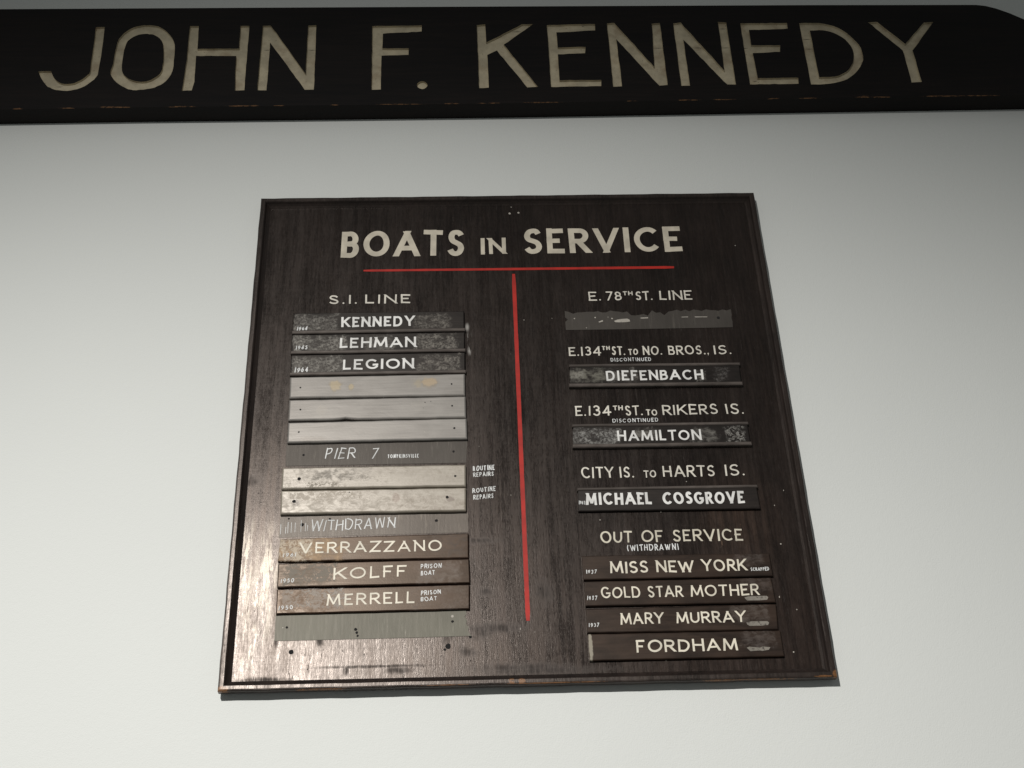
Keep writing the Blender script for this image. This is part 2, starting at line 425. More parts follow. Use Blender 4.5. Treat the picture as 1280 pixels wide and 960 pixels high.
mb.build('panel', [M_PANEL, M_HOLE, M_NICK], board)

# four mitred mouldings: flat outer face, then a slope down to the panel
corners = [cBL, cBR, cTR, cTL]
mid = (sum(c[0] for c in corners) / 4, sum(c[1] for c in corners) / 4)
sx = [1, -1, -1, 1]; sz = [1, 1, -1, -1]
PROF = [(.004, Y_WALL), (.004, .020), (.0, .017), (.0, .0022), (.0015, .0004), (.004, 0.0), (.0105, .0), (.0125, .0014), (.0155, .0065), (.0195, .0105), (.0240, Y_PANEL - .0003), (.0240, Y_PANEL + .006)]
for e in range(4):
    a, b = corners[e], corners[(e + 1) % 4]
    mb = MB(); NS = 40
    for k in range(NS + 1):
        t = k / NS
        for (u, y) in PROF:
            # along the mitre lines at both ends
            pa = (a[0] + sx[e] * u, a[1] + sz[e] * u); pb = (b[0] + sx[(e + 1) % 4] * u, b[1] + sz[(e + 1) % 4] * u)
            wob = .0007 * math.sin(k * 1.7 + e * 2) * math.sin(k * .61) if 0 < k < NS and u < .012 else 0
            q = (pa[0] + (pb[0] - pa[0]) * t, pa[1] + (pb[1] - pa[1]) * t)
            if e % 2 == 0: q = (q[0], q[1] + wob * (1 if u < .002 else .5))
            else: q = (q[0] + wob * (1 if u < .002 else .5), q[1])
            mb.v.append((q[0], y, q[1]))
    m = len(PROF)
    for k in range(NS):
        for i in range(m - 1):
            mb.face([k * m + i, (k + 1) * m + i, (k + 1) * m + i + 1, k * m + i + 1])
    mb.face(list(range(m))[::-1]); mb.face([NS * m + i for i in range(m)])
    o = mb.build('frame_strip', M_FRAME, board)
    bpy.context.view_layer.objects.active = o
# red rules
mb = MB()
def rule(p, wpx0, wpx1, horizontal, seg=36):
    r = random.Random(3); A = []; B = []
    for i in range(seg + 1):
        t = i / seg; x = p[0] + (p[2] - p[0]) * t; y = p[1] + (p[3] - p[1]) * t; hw = (wpx0 + (wpx1 - wpx0) * t) / 2 * (1 + r.uniform(-.07, .07))
        if i in (0, seg): hw *= .75
        if horizontal: A.append(P(x, y - hw, Y_PANEL)); B.append(P(x, y + hw, Y_PANEL))
        else: A.append(P(x - hw, y, Y_PANEL)); B.append(P(x + hw, y, Y_PANEL))
    m = MB(); m.prism(A + B[::-1], Y_PANEL - .0005, Y_PANEL + .0002)
    return m
rule((454.4, 338.4, 842.5, 334.2), 2.6, 3.1, True).build('rule', M_RED, board, label='horizontal red rule under the board heading')
rule((642, 342.5, 660, 776), 4.8, 5.6, False).build('rule', M_RED, board, label='vertical red rule between the two columns')

def heading(parts, mat, label, **kw):
    for p in parts:                                          # each word is a part of the board
        m = MB(); word(m, *p[:6], Y_PANEL, **{**kw, **(p[7] if len(p) > 7 else {})})
        m.build('lettering', mat, board)
N = None
heading([('BOATS', 425.5, 321.9, 580.7, 319.0, 32, N), ('IN', 601.4, 317.9, 632.5, 317.5, 20, N, dict(sw=.21)), ('SERVICE', 655.5, 317.2, 853.2, 314.5, 31, N)], M_HEAD, 'large buff heading BOATS IN SERVICE', sw=.208, gap=.18, hand=.5)
heading([('S.I.', 411.1, 380.4, 446, 379.8, 11, N), ('LINE', 456.4, 379.6, 512.8, 378.9, 11, N)], M_SUB, 'ivory heading S.I. LINE', sw=.18, gap=.30, hand=.8)
heading([('E.', 736.3, 375.9, 751.3, 375.7, 10.8, N), ('78', 758, 375.7, 777.3, 375.5, 10.8, N), ('TH', 778.8, 369.2, 791, 369, 5, N, dict(sw=.26)), ('ST.', 795, 375.3, 816, 375, 11, N), ('LINE', 825, 374.9, 865.3, 374.4, 11.3, N)], M_SUB, 'ivory heading E. 78TH ST. LINE', sw=.16, gap=.2, hand=.8)
heading([('E.', 711.3, 445, 724, 444.8, 10.8, N), ('134', 726.6, 444.6, 751.5, 444.2, 11, N), ('TH', 752.6, 437.8, 762.5, 437.6, 5, N, dict(sw=.26)), ('ST.', 765.2, 443.9, 781.8, 443.7, 11, N), ('TO', 786, 443.8, 797.7, 443.7, 7.6, N, dict(sw=.2)), ('NO.', 803.8, 443.7, 828, 443.4, 11, N), ('BROS.,', 835.8, 443.5, 886.5, 442.9, 11.3, N), ('IS.', 893, 442.9, 914.5, 442.6, 11.3, N)], M_SUB, 'ivory heading E. 134TH ST. TO NO. BROS., IS.', sw=.16, gap=.2, hand=.8)
heading([('DISCONTINUED', 763.5, 451.9, 813.9, 451.1, 4.4, N)], M_CHALK, 'small handwritten DISCONTINUED under the third heading', sw=.165, gap=.32, hand=1.5)
heading([('E.', 719.5, 520, 732.7, 519.8, 12.2, N), ('134', 736.4, 519.7, 764.4, 519.3, 12.4, N), ('TH', 766.6, 512.9, 778.6, 512.7, 5.8, N, dict(sw=.25)), ('ST.', 781.9, 519.4, 803.8, 519.2, 12.4, N), ('TO', 808, 519.4, 822, 519.2, 7.6, N, dict(sw=.2)), ('RIKERS', 828.3, 518.9, 897.8, 517.6, 12.6, N), ('IS.', 908, 517.6, 930, 517.2, 12.6, N)], M_SUB, 'ivory heading E. 134TH ST. TO RIKERS IS.', sw=.155, gap=.2, hand=.8)
heading([('DISCONTINUED', 766, 528.2, 823, 527.0, 4.6, N)], M_CHALK, 'small handwritten DISCONTINUED under the fourth heading', sw=.165, gap=.32, hand=1.5)
heading([('CITY', 726.8, 597.8, 767.7, 597.2, 13.8, N), ('IS.', 775.3, 597.2, 792.8, 597, 13.8, N), ('TO', 805.3, 597, 820.6, 596.8, 9, N, dict(sw=.18)), ('HARTS', 829.4, 596.1, 894, 595.2, 13.8, N), ('IS.', 907, 594.8, 931, 594.3, 14, N)], M_SUB, 'ivory heading CITY IS. TO HARTS IS.', sw=.15, gap=.2, hand=.8)
heading([('OUT', 751.2, 679, 790.9, 678.2, 14.8, N), ('OF', 802.4, 678, 829, 677.4, 14.6, N), ('SERVICE', 841.9, 677.2, 929, 675.6, 14.6, N)], M_DIM, 'buff heading OUT OF SERVICE', sw=.16, gap=.2, hand=.8)
heading([('(WITHDRAWN)', 784.3, 688.8, 848.6, 687.2, 7.6, N)], M_CHALK, 'small handwritten (WITHDRAWN) under the last heading', sw=.15, gap=.28, hand=1.4)
heading([('ROUTINE', 591.2, 588.9, 618.2, 587.3, 6.3, N), ('REPAIRS', 591.4, 596.2, 617.2, 594.6, 5.2, N)], M_CHALK, 'upper handwritten note ROUTINE REPAIRS', sw=.165, gap=.28, hand=1.5)
heading([('ROUTINE', 590.8, 616.4, 619.6, 613.4, 5.8, N), ('REPAIRS', 591.7, 624.6, 617, 622.3, 5.6, N)], M_CHALK, 'lower handwritten note ROUTINE REPAIRS', sw=.165, gap=.28, hand=1.5)

# patches where slats once sat: thin sheets on the panel
def sheet_mat(name, a, b, streak, specks=.7, rough=.5):
    n = NT(name)
    g = n.noise((150, 150, 14), 5, .65); l = n.noise((12, 12, 9), 4)
    c = n.mix(n.step(l, .3, .7), a, b)
    c = n.mix(n.mul(n.step(g, .56, .68), .6), c, streak)
    c = n.mix(n.mul(n.step(n.noise((330, 330, 12), 5, .7, .3, off=(4, 4, 4)), .64, .70), .6), c, tuple(min(.8, k * 1.8) for k in streak))
    c = n.mix(n.mul(n.step(n.noise((420, 420, 70), 3), .68, .74), specks), c, tuple(k * .25 for k in a))
    n.set('Base Color', c); n.set('Specular Tint', (1, .9, .8)); n.set('Roughness', n.add(rough, n.mul(g, .2), -.1)); n.bump(n.add(g, n.noise(400, 2)), .0003, .45)
    return n.mat
def patch(pts, mat, label, holes=(), extra=(), th=.0009):
    m = MB(); m.prism([P(x, y, Y_PANEL) for x, y in pts], Y_PANEL - th, Y_PANEL + .0002)
    for (x, y, r, k) in holes: m.disc(P(x, y, Y_PANEL), r, Y_PANEL - th - .0002, k, 8)
    for (poly, k) in extra: m.prism([P(x, y, Y_PANEL) for x, y in poly], Y_PANEL - th - .0003, Y_PANEL - th + .0001, k)
    return m.build('bare_patch', [mat, M_HOLE, M_NICK], board, label=label)
r = random.Random(8)
top = [(705.8 + t * 207.6 / 40, 389 - t * 2.4 / 40 + (0 if t in (0, 40) else max(0, r.gauss(.8, 1.1)) + (5.0 if 16 <= t <= 20 else (2.4 if t in (9, 10, 22, 23, 24) else 0)))) for t in range(41)]
left = [(706.6, 402.5), (709.8, 399.8), (706.3, 397)]
patch(top + [(914.6, 394), (914.2, 398), (915.6, 402), (915.9, 409.3)] + [(850, 410.6), (780, 411.8), (707.3, 412.8)] + left,
      sheet_mat('faded_grey_patch', (.034, .030, .0265), (.050, .044, .039), (.085, .075, .065)), 'torn faded grey strip under E. 78TH ST. LINE',
      [(898, 397.5, .004, 1), (718, 398.5, .002, 2), (744, 397.3, .002, 2), (765, 398.5, .0022, 2), (760, 396.6, .0018, 2), (733, 410, .0012, 2)],
      [([(767.5, 401.5), (771, 400), (777, 399), (784, 398.6), (787, 400), (787.5, 402.2), (782, 403), (774, 403.2), (769, 403)], 2), ([(748, 402.5), (753, 400.5), (754, 402), (749, 403.5)], 2), ([(800, 397.4), (810, 397), (810, 398.2), (801, 398.5)], 2), ([(868, 396), (884, 396), (884, 396.8), (869, 397)], 2), ([(851, 396.4), (860, 396), (860, 396.9), (852, 397)], 2)])
patch([(358.3, 555.2), (584.2, 550.4), (582.8, 578.7), (356.9, 582.7)], sheet_mat('dark_grey_patch', (.026, .022, .0195), (.040, .035, .031), (.11, .098, .085)), 'dark grey strip with slanting handwritten PIER 7',
      [(379.5, 569, .0026, 1), (567, 564.5, .003, 1)])
patch([(350.8, 644.2), (584.7, 640.6), (585.2, 665.4), (348.6, 672.2)], sheet_mat('weathered_patch', (.046, .036, .030), (.088, .072, .060), (.20, .17, .14), rough=.42), 'weathered wood strip with chalked WITHDRAWN',
      [(361, 648.5, .0024, 1), (377.8, 656, .004, 1), (412.4, 649, .0028, 1), (545.5, 650.8, .0036, 1)], th=.0005)
patch([(344.7, 769), (582.4, 762.2), (583, 768), (580.8, 771), (584, 775), (582.4, 780), (586, 784), (585, 789), (589.2, 795), (500, 797.6), (342.9, 801.4)],
      sheet_mat('grey_green_patch', (.082, .082, .062), (.108, .107, .082), (.20, .195, .16), .5, .5), 'plain grey-green strip with torn right end',
      [(358.6, 784.6, .0026, 1), (565.5, 770.6, .003, 2), (565.6, 777, .003, 1), (444.5, 787, .0035, 1), (446, 791, .003, 1), (447, 795, .0025, 1), (353.5, 785, .0016, 2)])
m = MB(); word(m, 'PIER', 405.6, 574.2, 443.5, 573, 13.6, Y_PANEL - .0009, sw=.085, slant=.16, hand=1.6, gap=.3); m.build('lettering', M_CHALK, board); m = MB(); word(m, '7', 463, 573.4, 470.5, 573.2, 13.6, Y_PANEL - .0009, sw=.085, slant=.2, hand=1)
m.build('lettering', M_CHALK, board); m = MB(); word(m, 'TOMPKINSVILLE', 484.6, 572.8, 523.3, 571.9, 4.6, Y_PANEL - .0009, sw=.19, hand=1.4, gap=.32)
m.build('lettering', M_CHALK, board, label='tiny handwritten TOMPKINSVILLE beside PIER 7')
m = MB(); word(m, 'WITHDRAWN', 388, 664.4, 493.5, 659.6, 13.6, Y_PANEL - .0005, sw=.085, slant=.05, hand=2.0, gap=.24)
m.build('lettering', M_CHALK, board, label='chalked word WITHDRAWN'); m = MB()
for i in range(9):                                           # rubbed-out strokes left of the word
    x = 350 + i * 5 + r.uniform(-2, 2); y = 668 - i * .6; hh = r.uniform(6, 15)
    m.prism([P(x, y, Y_PANEL), P(x + .5, y, Y_PANEL), P(x + 1.3, y - hh, Y_PANEL), P(x + .6, y - hh, Y_PANEL)], Y_PANEL - .0008, Y_PANEL)
m.build('chalk_stroke', M_CHALK, board)

# ------------------------------------------------------------------ slats
def slat_mat(name, a, b, smudge=(), rough=.36, smudge_col=(.26, .25, .235), seed=0, streak=.5, light=(), spec=.36, tint=(1.0, .92, .84)):
    """smudge: (u0, u1, v0, v1, amount, kind) in metres of the slat's own space"""
    n = NT(name); off = (seed * 3.1, seed, seed * 1.7)
    g = n.noise((10, 10, 240), 5, .6, off=off); lo = n.noise((11, 11, 26), 4, .6, .5, off=off); fine = n.noise(260, 3, .6, off=off)
    col = n.mix(n.add(n.mul(n.step(lo, .32, .72), .65), n.mul(n.step(g, .4, .7), .35 * streak)), a, b)
    tot = None
    wob = n.mul(n.math('SUBTRACT', n.noise(55, 5, .75, off=off), .5), .055)
    env = n.step(n.noise((28, 28, 46), 5, .65, .8, off=off), .34, .56, .10, 1)
    for (u0, u1, v0, v1, amt, kind, cc) in smudge:
        u0 *= 1.10; u1 *= 1.10; v0 *= 1.42; v1 *= 1.42
        m = n.mul(n.box(u0, u1, v0, v1, .006, wob), env if kind == 'speck' else 1.0)
        if kind == 'speck': tx = n.mul(n.step(n.noise(170, 7, .84, off=(u0 * 30 + seed, 1, 2)), .40, .64), n.step(n.noise(45, 4, .6, off=(seed, 9, 2)), .25, .55, .35, 1))
        elif kind == 'cloud': tx = n.step(n.noise((60, 60, 90), 6, .72, .6, off=(u0 * 30 + seed, 4, 2)), .34, .70)
        else: tx = n.step(n.noise(90, 5, .7, 1.2, off=(u0 * 30 + seed, 4, 7)), .47, .54)
        m = n.mul(m, tx, amt)
        col = n.mix(m, col, cc or smudge_col)
        tot = m if tot is None else n.mx(tot, m)
    for (u, v, ru, rv, cc, amt) in light:
        u *= 1.10; v *= 1.42; ru *= 1.1; rv *= 1.3
        m = n.mul(n.blob(u, v, ru, rv, .35, n.mul(n.math('SUBTRACT', n.noise(120, 4, .6, off=off), .5), 1.2)), amt)
        col = n.mix(m, col, cc)
    scr = n.mul(n.step(n.noise((30, 30, 700), 4, .6, .3, off=off), .68, .73), .25)
    col = n.mix(scr, col, tuple(min(1, k * 2.2 + .03) for k in b))
    n.set('Base Color', col)
    ro = n.add(rough, n.mul(g, .16), n.mul(lo, .10), -.10)
    if tot is not None: ro = n.add(ro, n.mul(tot, .35))
    n.set('Roughness', ro); n.set('Specular IOR Level', spec); n.set('Specular Tint', tint)
    h = n.add(n.mul(g, .6), n.mul(lo, .9), n.mul(fine, .35))
    if tot is not None: h = n.add(h, n.mul(tot, .5))
    n.bump(h, .00035, .4)
    return n.mat

def bil(q, u, v):
    TL, TR, BR, BL = q
    t = (TL[0] + (TR[0] - TL[0]) * u, TL[1] + (TR[1] - TL[1]) * u); b = (BL[0] + (BR[0] - BL[0]) * u, BL[1] + (BR[1] - BL[1]) * u)
    return (b[0] + (t[0] - b[0]) * v, b[1] + (t[1] - b[1]) * v)
def ring(q, iu, iv, y, wob, seg=28, ph=0.0, nick=None, v0=0.0, v1=1.0):
    """outline of a quad, set in by iu, iv (fractions), counter-clockwise from the viewer"""
    pts = []
    lo, hi = v0 + iv, v1 - iv
    for i in range(seg): u = iu + (1 - 2 * iu) * i / seg; pts.append((u, lo, 0))
    for i in range(4): pts.append((1 - iu, lo + (hi - lo) * i / 4, 1))
    for i in range(seg): u = 1 - iu - (1 - 2 * iu) * i / seg; pts.append((u, hi, 2))
    for i in range(4): pts.append((iu, hi - (hi - lo) * i / 4, 3))
    out = []
    for u, v, side in pts:
        p = bil(q, u, v)
        w = wob * (math.sin(u * 23 + ph) * .5 + math.sin(u * 61 + ph * 2) * .5) if side in (0, 2) else 0
        if nick and side == 0 and abs(u - nick) < .045: w += .0035 * math.cos((u - nick) / .045 * math.pi / 2)
        out.append((p[0], y, p[1] + w))
    return out

class Slat:
    def __init__(s, name, quad, mat, label, cat, group, depth=.0070, bevel=.0024, rails='', rail_mat=None, wob=.0003, holes=(), nick=None, seed=0):
        s.y = Y_PANEL - depth
        q = [P(x, y, s.y + .001) for x, y in quad]
        s.q = q
        c = bil(q, .5, .5); o = Vector((c[0], Y_PANEL, c[1]))
        s.root = thing(name, o, label, cat, group)
        W = math.hypot(q[1][0] - q[0][0], q[1][1] - q[0][1]); Hh = math.hypot(q[0][0] - q[3][0], q[0][1] - q[3][1])
        s.W, s.H = W, Hh
        bu, bv = bevel / W, bevel / Hh
        mb = MB()
        mb.rings([ring(q, 0, 0, Y_PANEL + .0003, wob, ph=seed, nick=nick), ring(q, 0, 0, s.y + bevel * .8, wob, ph=seed, nick=nick), ring(q, bu * .4, bv * .4, s.y + bevel * .25, wob, ph=seed, nick=nick), ring(q, bu, bv, s.y, wob, ph=seed, nick=nick)])
        for (x, y, rr_, k) in holes: mb.disc(P(x, y, s.y), rr_, s.y - .00015, k, 9)
        mb.build('plate', [mat, M_HOLE, M_NICK], s.root)
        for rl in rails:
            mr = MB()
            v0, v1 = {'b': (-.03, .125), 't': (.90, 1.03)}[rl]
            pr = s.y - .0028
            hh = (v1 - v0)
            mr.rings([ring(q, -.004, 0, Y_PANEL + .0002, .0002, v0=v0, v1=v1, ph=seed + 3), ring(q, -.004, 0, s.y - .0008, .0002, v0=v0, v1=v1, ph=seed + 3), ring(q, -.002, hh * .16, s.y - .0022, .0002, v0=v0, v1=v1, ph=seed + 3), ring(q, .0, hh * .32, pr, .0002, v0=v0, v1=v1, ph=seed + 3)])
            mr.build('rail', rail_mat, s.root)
    def text(s, words, mat, part='lettering', **kw):
        for p in words:
            m = MB(); word(m, *p[:6], s.y, **{**kw, **(p[6] if len(p) > 6 else {})})
            m.build(part, mat, s.root)
    def smear(s, pts, mat=None):
        m = MB(); m.prism([P(x, y, s.y) for x, y in pts], s.y - .0003, s.y + .0001)
        return m.build('chalk_smear', mat or M_SMEAR, s.root)

M_RAIL = slat_mat('rail_lit_grey', (.055, .045, .040), (.16, .135, .12), rough=.36, seed=4)  # black rails coloured paler grey to stand in for their lit lips
BLK_A, BLK_B = (.0065, .0052, .005), (.016, .0115, .0105)
GREY, GREEN = (.34, .32, .285), (.30, .28, .23)
GL, GB, GN = 'blank slats in the left column', 'bare grey slats', 'lettered name slats on the board'
cat = 'name slat'
W2 = .18  # half width of a left slat in metres (about)

def lettered(quad, mat, label, txt, tmat, years=(), extra=(), rails='b', sw=.19, gap=.2, rail_mat=None, seed=0, hand=.7, holes=(), depth=.0070):
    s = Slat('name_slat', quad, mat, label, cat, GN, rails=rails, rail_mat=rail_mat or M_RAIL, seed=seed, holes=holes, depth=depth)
    s.text(txt, tmat, sw=sw, gap=gap, hand=hand)
    if years: s.text(years, M_NOTE, 'year_note', sw=.20, hand=1.8, slant=.10, gap=.30)
    if extra: s.text(extra, M_NOTE, 'chalk_note', sw=.175, hand=1.7, gap=.28)
    return s

# left column, black slats; u runs -.175 ... .175 m, v -.02 ... .02 m
sm = lambda L, R, k, amt=.75: ((L[0], L[1], -.017, .015, amt, k, GREY), (R[0], R[1], -.015, .014, amt * .9, k, (.29, .265, .23)))
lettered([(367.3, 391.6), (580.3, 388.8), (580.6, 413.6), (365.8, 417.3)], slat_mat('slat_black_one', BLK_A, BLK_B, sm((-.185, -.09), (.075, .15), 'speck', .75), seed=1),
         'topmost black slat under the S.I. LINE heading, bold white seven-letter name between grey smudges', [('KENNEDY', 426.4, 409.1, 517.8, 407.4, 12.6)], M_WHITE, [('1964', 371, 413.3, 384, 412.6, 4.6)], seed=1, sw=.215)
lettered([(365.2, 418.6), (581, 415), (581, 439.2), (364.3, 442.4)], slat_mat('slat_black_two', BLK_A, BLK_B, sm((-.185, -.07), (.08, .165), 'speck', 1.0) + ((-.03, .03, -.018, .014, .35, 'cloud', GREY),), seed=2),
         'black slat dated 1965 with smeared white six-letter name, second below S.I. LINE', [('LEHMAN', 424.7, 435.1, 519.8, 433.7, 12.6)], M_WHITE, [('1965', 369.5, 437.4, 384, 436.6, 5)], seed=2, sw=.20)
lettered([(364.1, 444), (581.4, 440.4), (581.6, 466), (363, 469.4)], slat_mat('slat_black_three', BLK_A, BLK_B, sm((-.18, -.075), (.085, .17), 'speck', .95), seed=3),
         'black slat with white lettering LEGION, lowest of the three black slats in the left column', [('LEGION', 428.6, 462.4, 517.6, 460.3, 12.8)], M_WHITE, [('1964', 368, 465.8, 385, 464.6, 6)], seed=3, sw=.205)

# bare slats
def bare(quad, mat, label, holes, nick=None, seed=0, group=GB):
    return Slat('blank_slat', quad, mat, label, 'blank slat', group, holes=holes, nick=nick, seed=seed, bevel=.0036, depth=.0098, wob=.0004)
GA, GBc = (.215, .200, .184), (.275, .258, .238)
glue = (.34, .27, .16)
bare([(362.7, 471.4), (581, 467.2), (581.4, 494.2), (361.6, 497.6)], slat_mat('slat_grey_glue', GA, GBc, rough=.315, spec=1.0, seed=5, streak=1,
     light=((-.088, .001, .014, .0125, (.17, .13, .08), .6), (-.088, .002, .012, .0105, glue, .95), (-.055, -.002, .0065, .0075, (.20, .16, .10), .7), (-.055, -.001, .005, .006, glue, .9), (.085, .003, .008, .009, glue, .6), (.108, .004, .019, .011, (.17, .12, .07), .6), (.108, .006, .016, .0085, (.42, .29, .15), .95), (.097, .005, .03, .013, (.30, .27, .22), .4))),
     'bare grey slat with yellowish glue spots, directly below LEGION', [(375.5, 484.5, .0022, 1), (564.5, 480, .0022, 1)], seed=5)
bare([(361.5, 500), (582, 495.2), (582.6, 522), (360.2, 525.6)], slat_mat('slat_grey_dent', GA, GBc, rough=.315, spec=1.0, seed=6, streak=1, light=((.085, .004, .02, .012, (.30, .28, .25), .4), (-.115, -.002, .012, .012, (.29, .265, .23), .5))),
     'bare grey slat with a dented lower edge, middle of the three clean grey slats', [(375.5, 512, .0022, 1), (565.2, 507.2, .0022, 1), (531.3, 503, .0013, 1), (538.5, 501.6, .0010, 1), (529, 510, .0008, 1)], nick=.32, seed=6)
bare([(360.2, 528.2), (583.2, 522.8), (584.1, 548.4), (358.9, 553.6)], slat_mat('slat_grey_plain', GA, GBc, rough=.315, spec=1.0, seed=7, streak=1, light=((-.13, -.014, .03, .006, (.17, .15, .13), .6),)),
     'plain bare grey slat right above the dark PIER 7 strip', [(373.5, 540, .0022, 1), (567.8, 535.2, .0026, 1), (530.6, 540, .0010, 2)], seed=7)
BA, BB = (.25, .22, .178), (.36, .325, .268)
bare([(353, 584.8), (582.2, 580.6), (582.4, 607.9), (351.6, 611.6)], slat_mat('slat_beige_scraped', BA, BB, rough=.315, spec=1.0, seed=8, streak=1,
     smudge=((-.150, -.005, -.007, .016, .85, 'cloud', (.135, .12, .105)), (.0, .18, .004, .016, .5, 'cloud', (.15, .12, .085)), (-.14, -.07, -.018, -.010, .8, 'patch', (.13, .11, .08)), (-.19, .19, -.02, .02, .5, 'speck', (.20, .17, .13)))),
     'stained beige slat with grey scraped left half, right below the PIER 7 strip', [(374, 598.5, .0040, 1), (569, 595, .0028, 1)], seed=8, group='stained beige slats')
bare([(351.2, 613.4), (582.5, 609.4), (582.6, 638.7), (350.2, 642.8)], slat_mat('slat_beige_mottled', BA, BB, rough=.315, spec=1.0, seed=9, streak=1,
     smudge=((-.19, .19, -.022, .022, .55, 'cloud', (.19, .155, .115)), (.02, .19, -.02, .005, .5, 'speck', (.14, .10, .07)), (-.17, -.02, .002, .02, .5, 'patch', (.21, .17, .12))),
     light=((.045, .004, .009, .010, (.13, .07, .045), .6), (-.152, -.001, .007, .007, (.05, .035, .025), .8), (.152, .0, .009, .006, (.09, .06, .04), .8))),
     'mottled beige slat with rusty screw marks, right above the chalked word WITHDRAWN', [(367.6, 626.7, .0042, 1), (436.5, 615.3, .0014, 1), (559, 621.5, .0035, 1)], seed=9, group='stained beige slats')

# left column, brown varnished slats
BRA, BRB = (.017, .0098, .0072), (.052, .030, .021)
M_RB = slat_mat('rail_brown', (.024, .017, .015), (.075, .055, .045), rough=.32, seed=14)
TAN_GLARE, PALE = (.44, .31, .20), (.55, .47, .37)  # first colour paints tan glare over the worn slat end
lettered([(350.5, 673.8), (585.7, 666.5), (586, 697.8), (347.2, 702.2)], slat_mat('slat_brown_tan', BRA, (.085, .052, .037), ((-.21, -.06, -.021, .021, 1.0, 'cloud', TAN_GLARE), (-.21, -.12, -.018, .019, .85, 'patch', PALE), (.115, .18, -.012, .02, .45, 'cloud', (.05, .05, .052))), rough=.30, seed=10, spec=.34, tint=(1.0, .80, .64)),
         'brown varnished slat with worn left end painted with tan glare and ten-letter cream name, just below chalked WITHDRAWN', [('VERRAZZANO', 374.2, 692.1, 552, 688.6, 13.8)], M_CREAM, [('1961', 353.8, 696.6, 369.5, 695.4, 4.8)], rails='', seed=10, sw=.165, gap=.26)
lettered([(347.8, 704.8), (586.5, 698.6), (587.7, 729), (346.3, 734.4)], slat_mat('slat_brown_flaked', BRA, BRB, ((-.17, -.075, -.014, .015, .75, 'patch', (.24, .22, .19)), (-.18, -.09, -.018, .018, .4, 'cloud', (.16, .14, .11)), (.085, .165, -.014, .016, .6, 'cloud', (.22, .19, .17))), rough=.30, seed=11, spec=.34, tint=(1.0, .80, .64)),
         'brown PRISON BOAT slat with grey flaked paint and a five-letter cream name', [('KOLFF', 416.8, 724.5, 508.3, 720.5, 14.4)], M_CREAM, [('1950', 350.8, 728.8, 367.2, 727.9, 5)],
         [('PRISON', 526, 711, 552, 709.5, 5.6), ('BOAT', 526, 719.3, 543.6, 718, 5.4)], rails='', seed=11, sw=.165, gap=.26)
lettered([(346.3, 736.9), (587.1, 730.6), (587.1, 761.5), (344.8, 767.8)], slat_mat('slat_brown_spotted', BRA, BRB, ((-.17, -.05, -.012, .019, .85, 'patch', (.40, .36, .32)), (-.18, -.08, -.02, .018, .45, 'cloud', (.20, .12, .07)), (.07, .18, -.018, .018, .35, 'speck', (.16, .14, .13))), rough=.30, seed=12, spec=.34, tint=(1.0, .80, .64)),
         'brown PRISON BOAT slat with white speckled left end, right above the grey-green strip', [('MERRELL', 408.2, 757.4, 518, 753.6, 14.4)], M_CREAM, [('1950', 348, 762.8, 365.6, 761.8, 5.2)],
         [('PRISON', 526, 744, 551, 742.4, 5.6), ('BOAT', 526, 751.8, 546, 750.4, 5.2)], rails='', seed=12, sw=.165, gap=.26)

# right column
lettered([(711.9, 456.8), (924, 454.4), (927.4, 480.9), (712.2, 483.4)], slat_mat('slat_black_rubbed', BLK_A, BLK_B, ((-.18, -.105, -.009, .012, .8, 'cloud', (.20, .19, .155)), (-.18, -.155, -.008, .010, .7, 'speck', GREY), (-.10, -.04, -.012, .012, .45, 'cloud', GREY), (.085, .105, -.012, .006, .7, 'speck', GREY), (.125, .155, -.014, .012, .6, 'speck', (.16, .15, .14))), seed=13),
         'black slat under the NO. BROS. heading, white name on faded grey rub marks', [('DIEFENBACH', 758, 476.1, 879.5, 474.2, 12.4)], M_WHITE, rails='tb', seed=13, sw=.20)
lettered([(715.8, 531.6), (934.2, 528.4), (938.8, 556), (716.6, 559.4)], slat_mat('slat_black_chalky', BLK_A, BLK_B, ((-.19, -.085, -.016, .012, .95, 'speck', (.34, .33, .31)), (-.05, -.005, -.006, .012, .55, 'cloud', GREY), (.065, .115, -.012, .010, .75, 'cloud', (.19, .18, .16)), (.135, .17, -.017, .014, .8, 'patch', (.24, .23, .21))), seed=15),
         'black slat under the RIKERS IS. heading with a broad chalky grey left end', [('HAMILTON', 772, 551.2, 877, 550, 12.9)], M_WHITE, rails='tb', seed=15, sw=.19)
DKA, DKB = (.0095, .0072, .0068), (.020, .014, .012)
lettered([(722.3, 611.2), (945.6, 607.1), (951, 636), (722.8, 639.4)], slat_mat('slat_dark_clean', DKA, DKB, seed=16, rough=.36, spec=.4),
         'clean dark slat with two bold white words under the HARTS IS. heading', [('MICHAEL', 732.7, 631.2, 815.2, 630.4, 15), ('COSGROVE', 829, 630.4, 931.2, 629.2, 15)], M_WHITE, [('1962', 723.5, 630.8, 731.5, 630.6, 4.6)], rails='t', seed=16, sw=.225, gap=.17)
DBA, DBB = (.014, .0095, .008), (.046, .028, .020)
lettered([(727.2, 694.8), (961.7, 691.6), (966.6, 720.2), (729.2, 725)], slat_mat('slat_dark_brown_one', DBA, DBB, ((.11, .17, .0, .018, .4, 'cloud', (.13, .11, .10)),), seed=17, rough=.34, tint=(1.0, .84, .72)),
         'dark brown slat lettered MISS NEW YORK, topmost of the four out of service slats', [('MISS', 762.8, 716.8, 810.8, 716, 14.6), ('NEW', 821, 715.6, 868, 714.9, 14.6), ('YORK', 877.7, 714.2, 934.3, 713, 14.6)], M_CREAM, [('1937', 732.7, 717.4, 745.6, 717, 5)],
         [('SCRAPPED', 938.8, 713.8, 961.3, 713, 4.2)], rails='', seed=17, sw=.175, gap=.17, rail_mat=M_RB)
